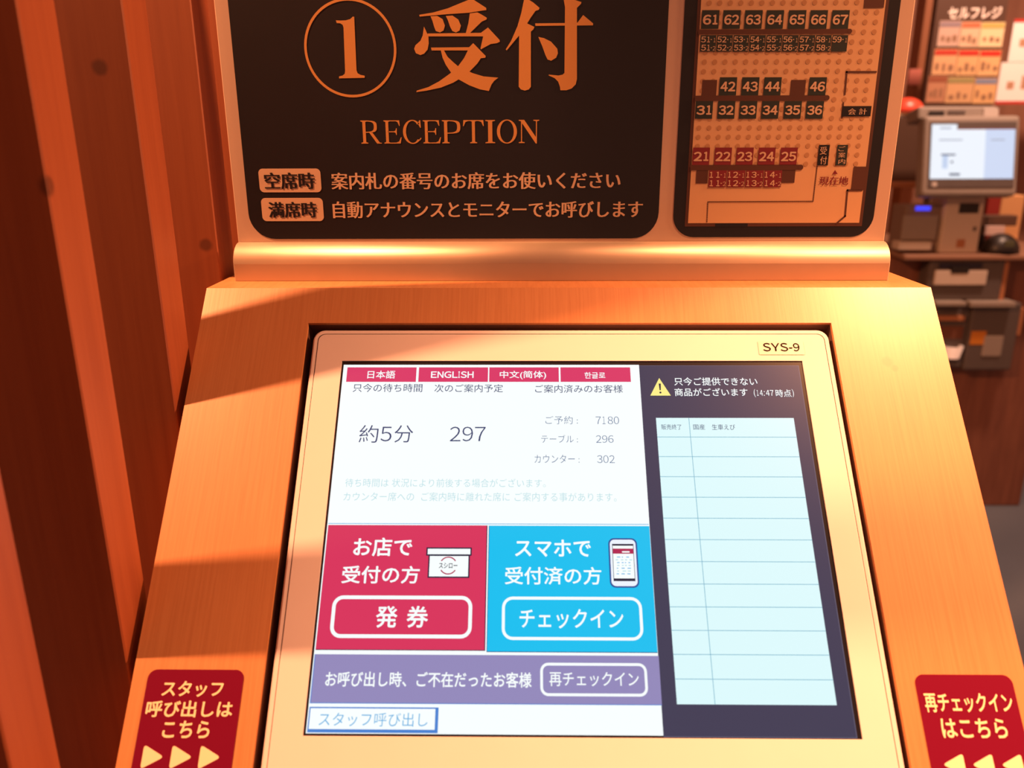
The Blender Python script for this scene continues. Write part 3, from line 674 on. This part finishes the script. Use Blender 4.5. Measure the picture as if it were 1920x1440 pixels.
b = MB(); a0 = at(1818, 366, YM); b.box(a0.x-0.05, YM+0.125, zc, a0.x+0.05, YM+0.2, a0.z+0.06, dgrey, 0.01); b.build('monitor_stand', mach)
pp('side_panel', mach, 'dark brown panel left of the screen', (1674, 217, 1731, 342, YM+0.16, 0.05, mat('dark brown panel', (92, 66, 52), 0.5), 0.004))
pp('side_ledge', mach, 'tan ledge under the dark panel', (1672, 341, 1731, 352, YM+0.12, 0.12, trim_o, 0.004))
pp('note_unit', mach, 'dark grey note slot unit under the counter', (1739, 481, 1882, 565, YM-0.03, 0.08, dgrey, 0.01))
pp('note_tray', mach, 'pale tray', (1753, 507, 1851, 535, YM-0.04, 0.02, beige, 0.003), (1762, 494, 1842, 503, YM-0.034, 0.01, mat('slot blue black', (40, 38, 58), 0.4), 0.0), (1784, 500, 1818, 513, YM-0.043, 0.01, blk, 0.003))
pp('tan_edge', mach, None, (1878, 481, 1889, 565, YM-0.025, 0.07, trim_o, 0.004))
pp('coin_unit', mach, 'grey coin unit with stepped slots', (1745, 566, 1814, 690, YM-0.02, 0.06, dgrey, 0.008), (1755, 566, 1813, 575, YM-0.06, 0.05, grey, 0.004), (1760, 593, 1810, 602, YM-0.035, 0.02, trim_o, 0.002), (1762, 612, 1806, 636, YM-0.026, 0.01, mat('coin recess', (110, 66, 46), 0.5), 0.002))
b = MB(); c0 = at(1790, 662, YM-0.05); n = 20
lp0 = [(c0.x+0.034*math.cos(i*2*math.pi/n), YM-0.03+0.03*math.sin(i*2*math.pi/n), c0.z+0.02) for i in range(n)]
lp1 = [(c0.x+0.026*math.cos(i*2*math.pi/n), YM-0.03+0.022*math.sin(i*2*math.pi/n), c0.z-0.02) for i in range(n)]
lp2 = [(c0.x+0.029*math.cos(i*2*math.pi/n), YM-0.03+0.025*math.sin(i*2*math.pi/n), c0.z+0.02) for i in range(n)]
lp3 = [(c0.x+0.02*math.cos(i*2*math.pi/n), YM-0.03+0.017*math.sin(i*2*math.pi/n), c0.z-0.012) for i in range(n)]
b.loft([lp1, lp0, lp2, lp3], mat('white coin cup', (232, 226, 224), 0.4), cap=True, smooth=True)
b.build('coin_cup', mach)['label'] = 'white coin cup'
pp('lower_unit', mach, 'dark lower unit', (1815, 568, 1907, 695, YM-0.03, 0.06, dgrey, 0.008), (1820, 566, 1906, 577, YM-0.06, 0.09, grey, 0.004))
pp('service_door', mach, 'grey door plate', (1843, 629, 1881, 670, YM-0.034, 0.01, grey, 0.006))
pp('orange_sticker', mach, 'orange sticker', (1820, 621, 1848, 646, YM-0.0315, 0.002, mat('orange sticker', (206, 128, 40), 0.5), 0.0))
pp('tan_side', mach, None, (1906, 577, 1918, 630, YM-0.02, 0.05, trim_o, 0.004))
# things standing on the counter
def stand(name, label, cat, x, y, yy, group=None): p = at(x, y, yy); return thing(name, (p.x, yy+0.04, zc), label, cat, group)
def down(x0, y0, x1, yy): return None
def cbox(name, parent, label, x0, y0, x1, yy, depth, m, bev=0.004):     # box standing on the counter
    b = MB(); ym = (y0+472)/2; b.box(at(x0, ym, yy).x, yy, zc+0.0005, at(x1, ym, yy).x, yy+depth, at((x0+x1)/2, y0, yy).z, m, bev); o = b.build(name, parent)
    if label: o['label'] = label
    return o
t = stand('receipt_printer', 'grey receipt printer with a blue light below the dark panel', 'printer', 1728, 470, YM)
cbox('body', t, None, 1694, 386, 1764, YM, 0.10, mat('printer grey', (132, 112, 100), 0.5))
pp('front_cover', t, 'grey front cover', (1693, 404, 1758, 450, YM-0.012, 0.013, grey, 0.003))
pp('status_light', t, 'blue light', (1718, 387, 1745, 394.5, YM-0.004, 0.005, mat('blue light', (20, 20, 80), 0.3, emit=(60, 70, 255), strength=1.3), 0.001))
pp('paper_lip', t, 'pale lip', (1685, 454, 1747, 469, YM-0.03, 0.05, beige, 0.003))
t = stand('payment_terminal', 'beige payment terminal with a black window under the lit screen', 'payment terminal', 1806, 470, YM)
cbox('body', t, None, 1768, 371, 1841, YM-0.02, 0.11, beige, 0.006)
pp('window', t, 'black window', (1799, 381, 1836, 400, YM-0.022, 0.004, blk, 0.001))
pp('plate', t, 'brown square plate', (1794, 449, 1809, 464, YM-0.022, 0.004, trim_o, 0.0))
pp('key_lock', t, 'small dark lock', (1825, 425, 1831, 433, YM-0.022, 0.004, dgrey, 0.001))
t = stand('hand_scanner', 'black hand scanner lying right of the beige terminal', 'scanner', 1878, 472, YM-0.03)
b = MB(); sb_ = bmesh.new(); bmesh.ops.create_uvsphere(sb_, u_segments=20, v_segments=12, radius=1)
p0 = at(1882, 468, YM-0.02)
for v in sb_.verts:
    v.co = Vector((p0.x+v.co.x*0.058, YM-0.0+v.co.y*0.05, zc+0.0005+max(0, v.co.z)*0.062))
for f in sb_.faces: f.smooth = True
b.join(sb_, blk); b.build('scanner_head', t)
pp('scan_window', t, 'dull green window', (1885, 452, 1903, 464, YM-0.045, 0.01, mat('scan glass', (84, 84, 62), 0.3), 0.002))
cbox('scanner_post', t, None, 1842, 404, 1850, YM+0.06, 0.04, blk)
pp('scanner_arm', t, None, (1843, 404, 1908, 424, YM+0.06, 0.04, mat('dark brown panel', (92, 66, 52), 0.5), 0.003))
pp('receipt_slip', t, 'pale slip of paper', (1848, 424, 1884, 441, YM+0.03, 0.012, mat('pale slip', (214, 186, 178), 0.6), 0.001))
t = stand('card_box', 'tan box on the counter behind the black hand scanner', 'box', 1890, 410, YM+0.1)
cbox('box', t, None, 1871, 366, 1914, YM+0.13, 0.10, mat('tan box', (226, 168, 112), 0.5))
t = stand('red_booklet', 'dark red booklet standing between terminal and tan box', 'booklet', 1858, 410, YM+0.1)
cbox('cover', t, None, 1846, 369, 1870, YM+0.13, 0.03, mat('dark red cover', (150, 44, 36), 0.5), 0.001)
t = stand('red_cap', 'rounded orange red lamp cap left of the checkout screen', 'lamp', 1703, 205, YM+0.2)  # rounded red object of unknown use, given some emission
b = MB(); sb_ = bmesh.new(); bmesh.ops.create_uvsphere(sb_, u_segments=20, v_segments=12, radius=1); p0 = at(1702, 210, YM+0.18)
for v in sb_.verts: v.co = Vector((p0.x+v.co.x*0.055, YM+0.19+v.co.y*0.04, p0.z+max(0, v.co.z)*0.045))
for f in sb_.faces: f.smooth = True
b.join(sb_, mat('red cap', (226, 74, 50), 0.35, emit=(190, 50, 30), strength=0.5)); b.build('lens', t)
pp('collar', t, 'pale collar', (1686, 209, 1706, 217, YM+0.16, 0.07, mat('pale collar', (240, 210, 170), 0.5), 0.003))

# sign with notices above the machine, posters and post behind
YS = 2.36
sd = thing('checkout_sign', at(1815, 200, YS), 'dark brown sign board above the self checkout with white characters', 'sign')
u0, u1 = at(1744, 100, YS).x, at(1876, 100, YS).x
b = MB(); b.box(u0, YS, at(1800, 215, YS).z, u1, YS+0.03, at(1800, -60, YS).z, mat('dark sign board', (84, 56, 42), 0.5), 0.002); b.build('board', sd)
SG = Plane((0, YS, 0), X, Z, -Y)
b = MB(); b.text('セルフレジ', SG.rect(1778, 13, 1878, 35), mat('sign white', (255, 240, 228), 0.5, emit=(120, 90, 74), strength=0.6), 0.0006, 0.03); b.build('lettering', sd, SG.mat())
rows = [  # x0 y0 x1 y1, header colour, body colour, label
 (1759, 39, 1799, 87, (150, 132, 140), (206, 176, 160), 'notice with a grey header, start of the upper row'),
 (1800, 41, 1836, 88, (206, 116, 80), (226, 192, 160), 'notice with an orange header, middle of the upper row'),
 (1837, 42, 1881, 88, (196, 176, 96), (240, 216, 170), 'notice with a yellow green header, end of the upper row'),
 (1749, 92, 1793, 140, (196, 60, 40), (222, 176, 130), 'notice with a red header, start of the second row'),
 (1794, 93, 1833, 141, (200, 50, 34), (224, 180, 128), 'notice with a red header, middle of the second row'),
 (1834, 94, 1874, 142, (206, 48, 32), (228, 184, 130), 'notice with a red header, end of the second row'),
 (1738, 142, 1773, 192, (150, 86, 58), (188, 136, 104), 'notice with a brown header, start of the bottom row'),
 (1774, 144, 1824, 193, (160, 148, 96), (214, 170, 124), 'notice with a green header, middle of the bottom row'),
 (1825, 146, 1867, 194, (132, 142, 168), (224, 178, 124), 'notice with a blue header, end of the bottom row')]
for i, (x0, y0, x1, y1, hc, bc, lb) in enumerate(rows):
    r = SG.rect(x0, y0, x1, y1)
    t = thing('notice', ((r[0]+r[2])/2, YS, r[1]), lb, 'notice', 'notices on the checkout sign')
    b = MB(); b.box(r[0], YS-0.0022, r[1], r[2], YS-0.0006, r[3], mat('notice paper %d' % i, bc, 0.6)); b.build('sheet', t)
    h = r[3]-r[1]; b = MB(); b.box(r[0]+0.002, YS-0.003, r[3]-h*0.24, r[2]-0.002, YS-0.0023, r[3]-h*0.03, mat('notice header %d' % i, hc, 0.6)); b.build('header', t)
    w_ = r[2]-r[0]; b = MB(); g = mat('notice drawing', (150, 112, 84), 0.6)
    rnd = random.Random(i)
    for k in range(3):
        a = r[0]+w_*(0.1+0.28*k+0.06*rnd.random()); c = r[1]+h*(0.12+0.12*rnd.random())
        b.box(a, YS-0.003, c, a+w_*(0.12+0.08*rnd.random()), YS-0.0023, c+h*(0.15+0.2*rnd.random()), g)
    b.build('print', t)
YP = 2.55
for lb, x0, y0, x1, y1, red_top in (('bright white poster with a red top edge right of the checkout sign', 1896, 36, 2060, 116, True), ('white poster with a red bottom edge right of the notices', 1872, 117, 2060, 195, False)):
    p, q_ = at(x0, (y0+y1)/2, YP), at(x1, (y0+y1)/2, YP); z0, z1_ = at(1900, y1, YP).z, at(1900, y0, YP).z
    t = thing('poster', ((p.x+q_.x)/2, YP, z0), lb, 'poster', 'posters right of the checkout sign')
    b = MB(); b.box(p.x, YP, z0, q_.x, YP+0.004, z1_, mat('poster white', (255, 252, 248), 0.6)); b.build('sheet', t)
    b = MB(); b.box(p.x, YP-0.001, z1_-0.01 if red_top else z0, q_.x, YP-0.0002, z1_ if red_top else z0+0.01, mat('poster red', (206, 50, 44), 0.6)); b.build('edge_band', t)
    for k in range(4):
        b = MB(); b.box(p.x+0.03+0.05*k, YP-0.001, z0+0.05, p.x+0.055+0.05*k, YP-0.0002, z0+0.075+0.02*(k % 2), mat('poster marks', (196, 150, 120), 0.6))
        b.build('picture', t)
b = MB(); p, q_ = at(1737, 0, 2.75), at(1763, 0, 2.75); b.box(p.x, 2.75, FLOOR+0.001, q_.x, 2.83, 1.4, mat('tan post', (150, 92, 58), 0.5), 0.004)
tag(b.build('wooden_post'), 'tan wooden post behind the sign board at the checkout', 'post')
b = MB(); p, q_ = at(1712, 143, 2.7), at(1735, 143, 2.7); b.box(p.x, 2.735, at(1720, 158, 2.7).z, q_.x, 2.749, at(1720, 128, 2.7).z, mat('pink paper', (206, 120, 104), 0.6))
tag(b.build('pink_notice'), 'small pink notice hanging on the tan post', 'notice')
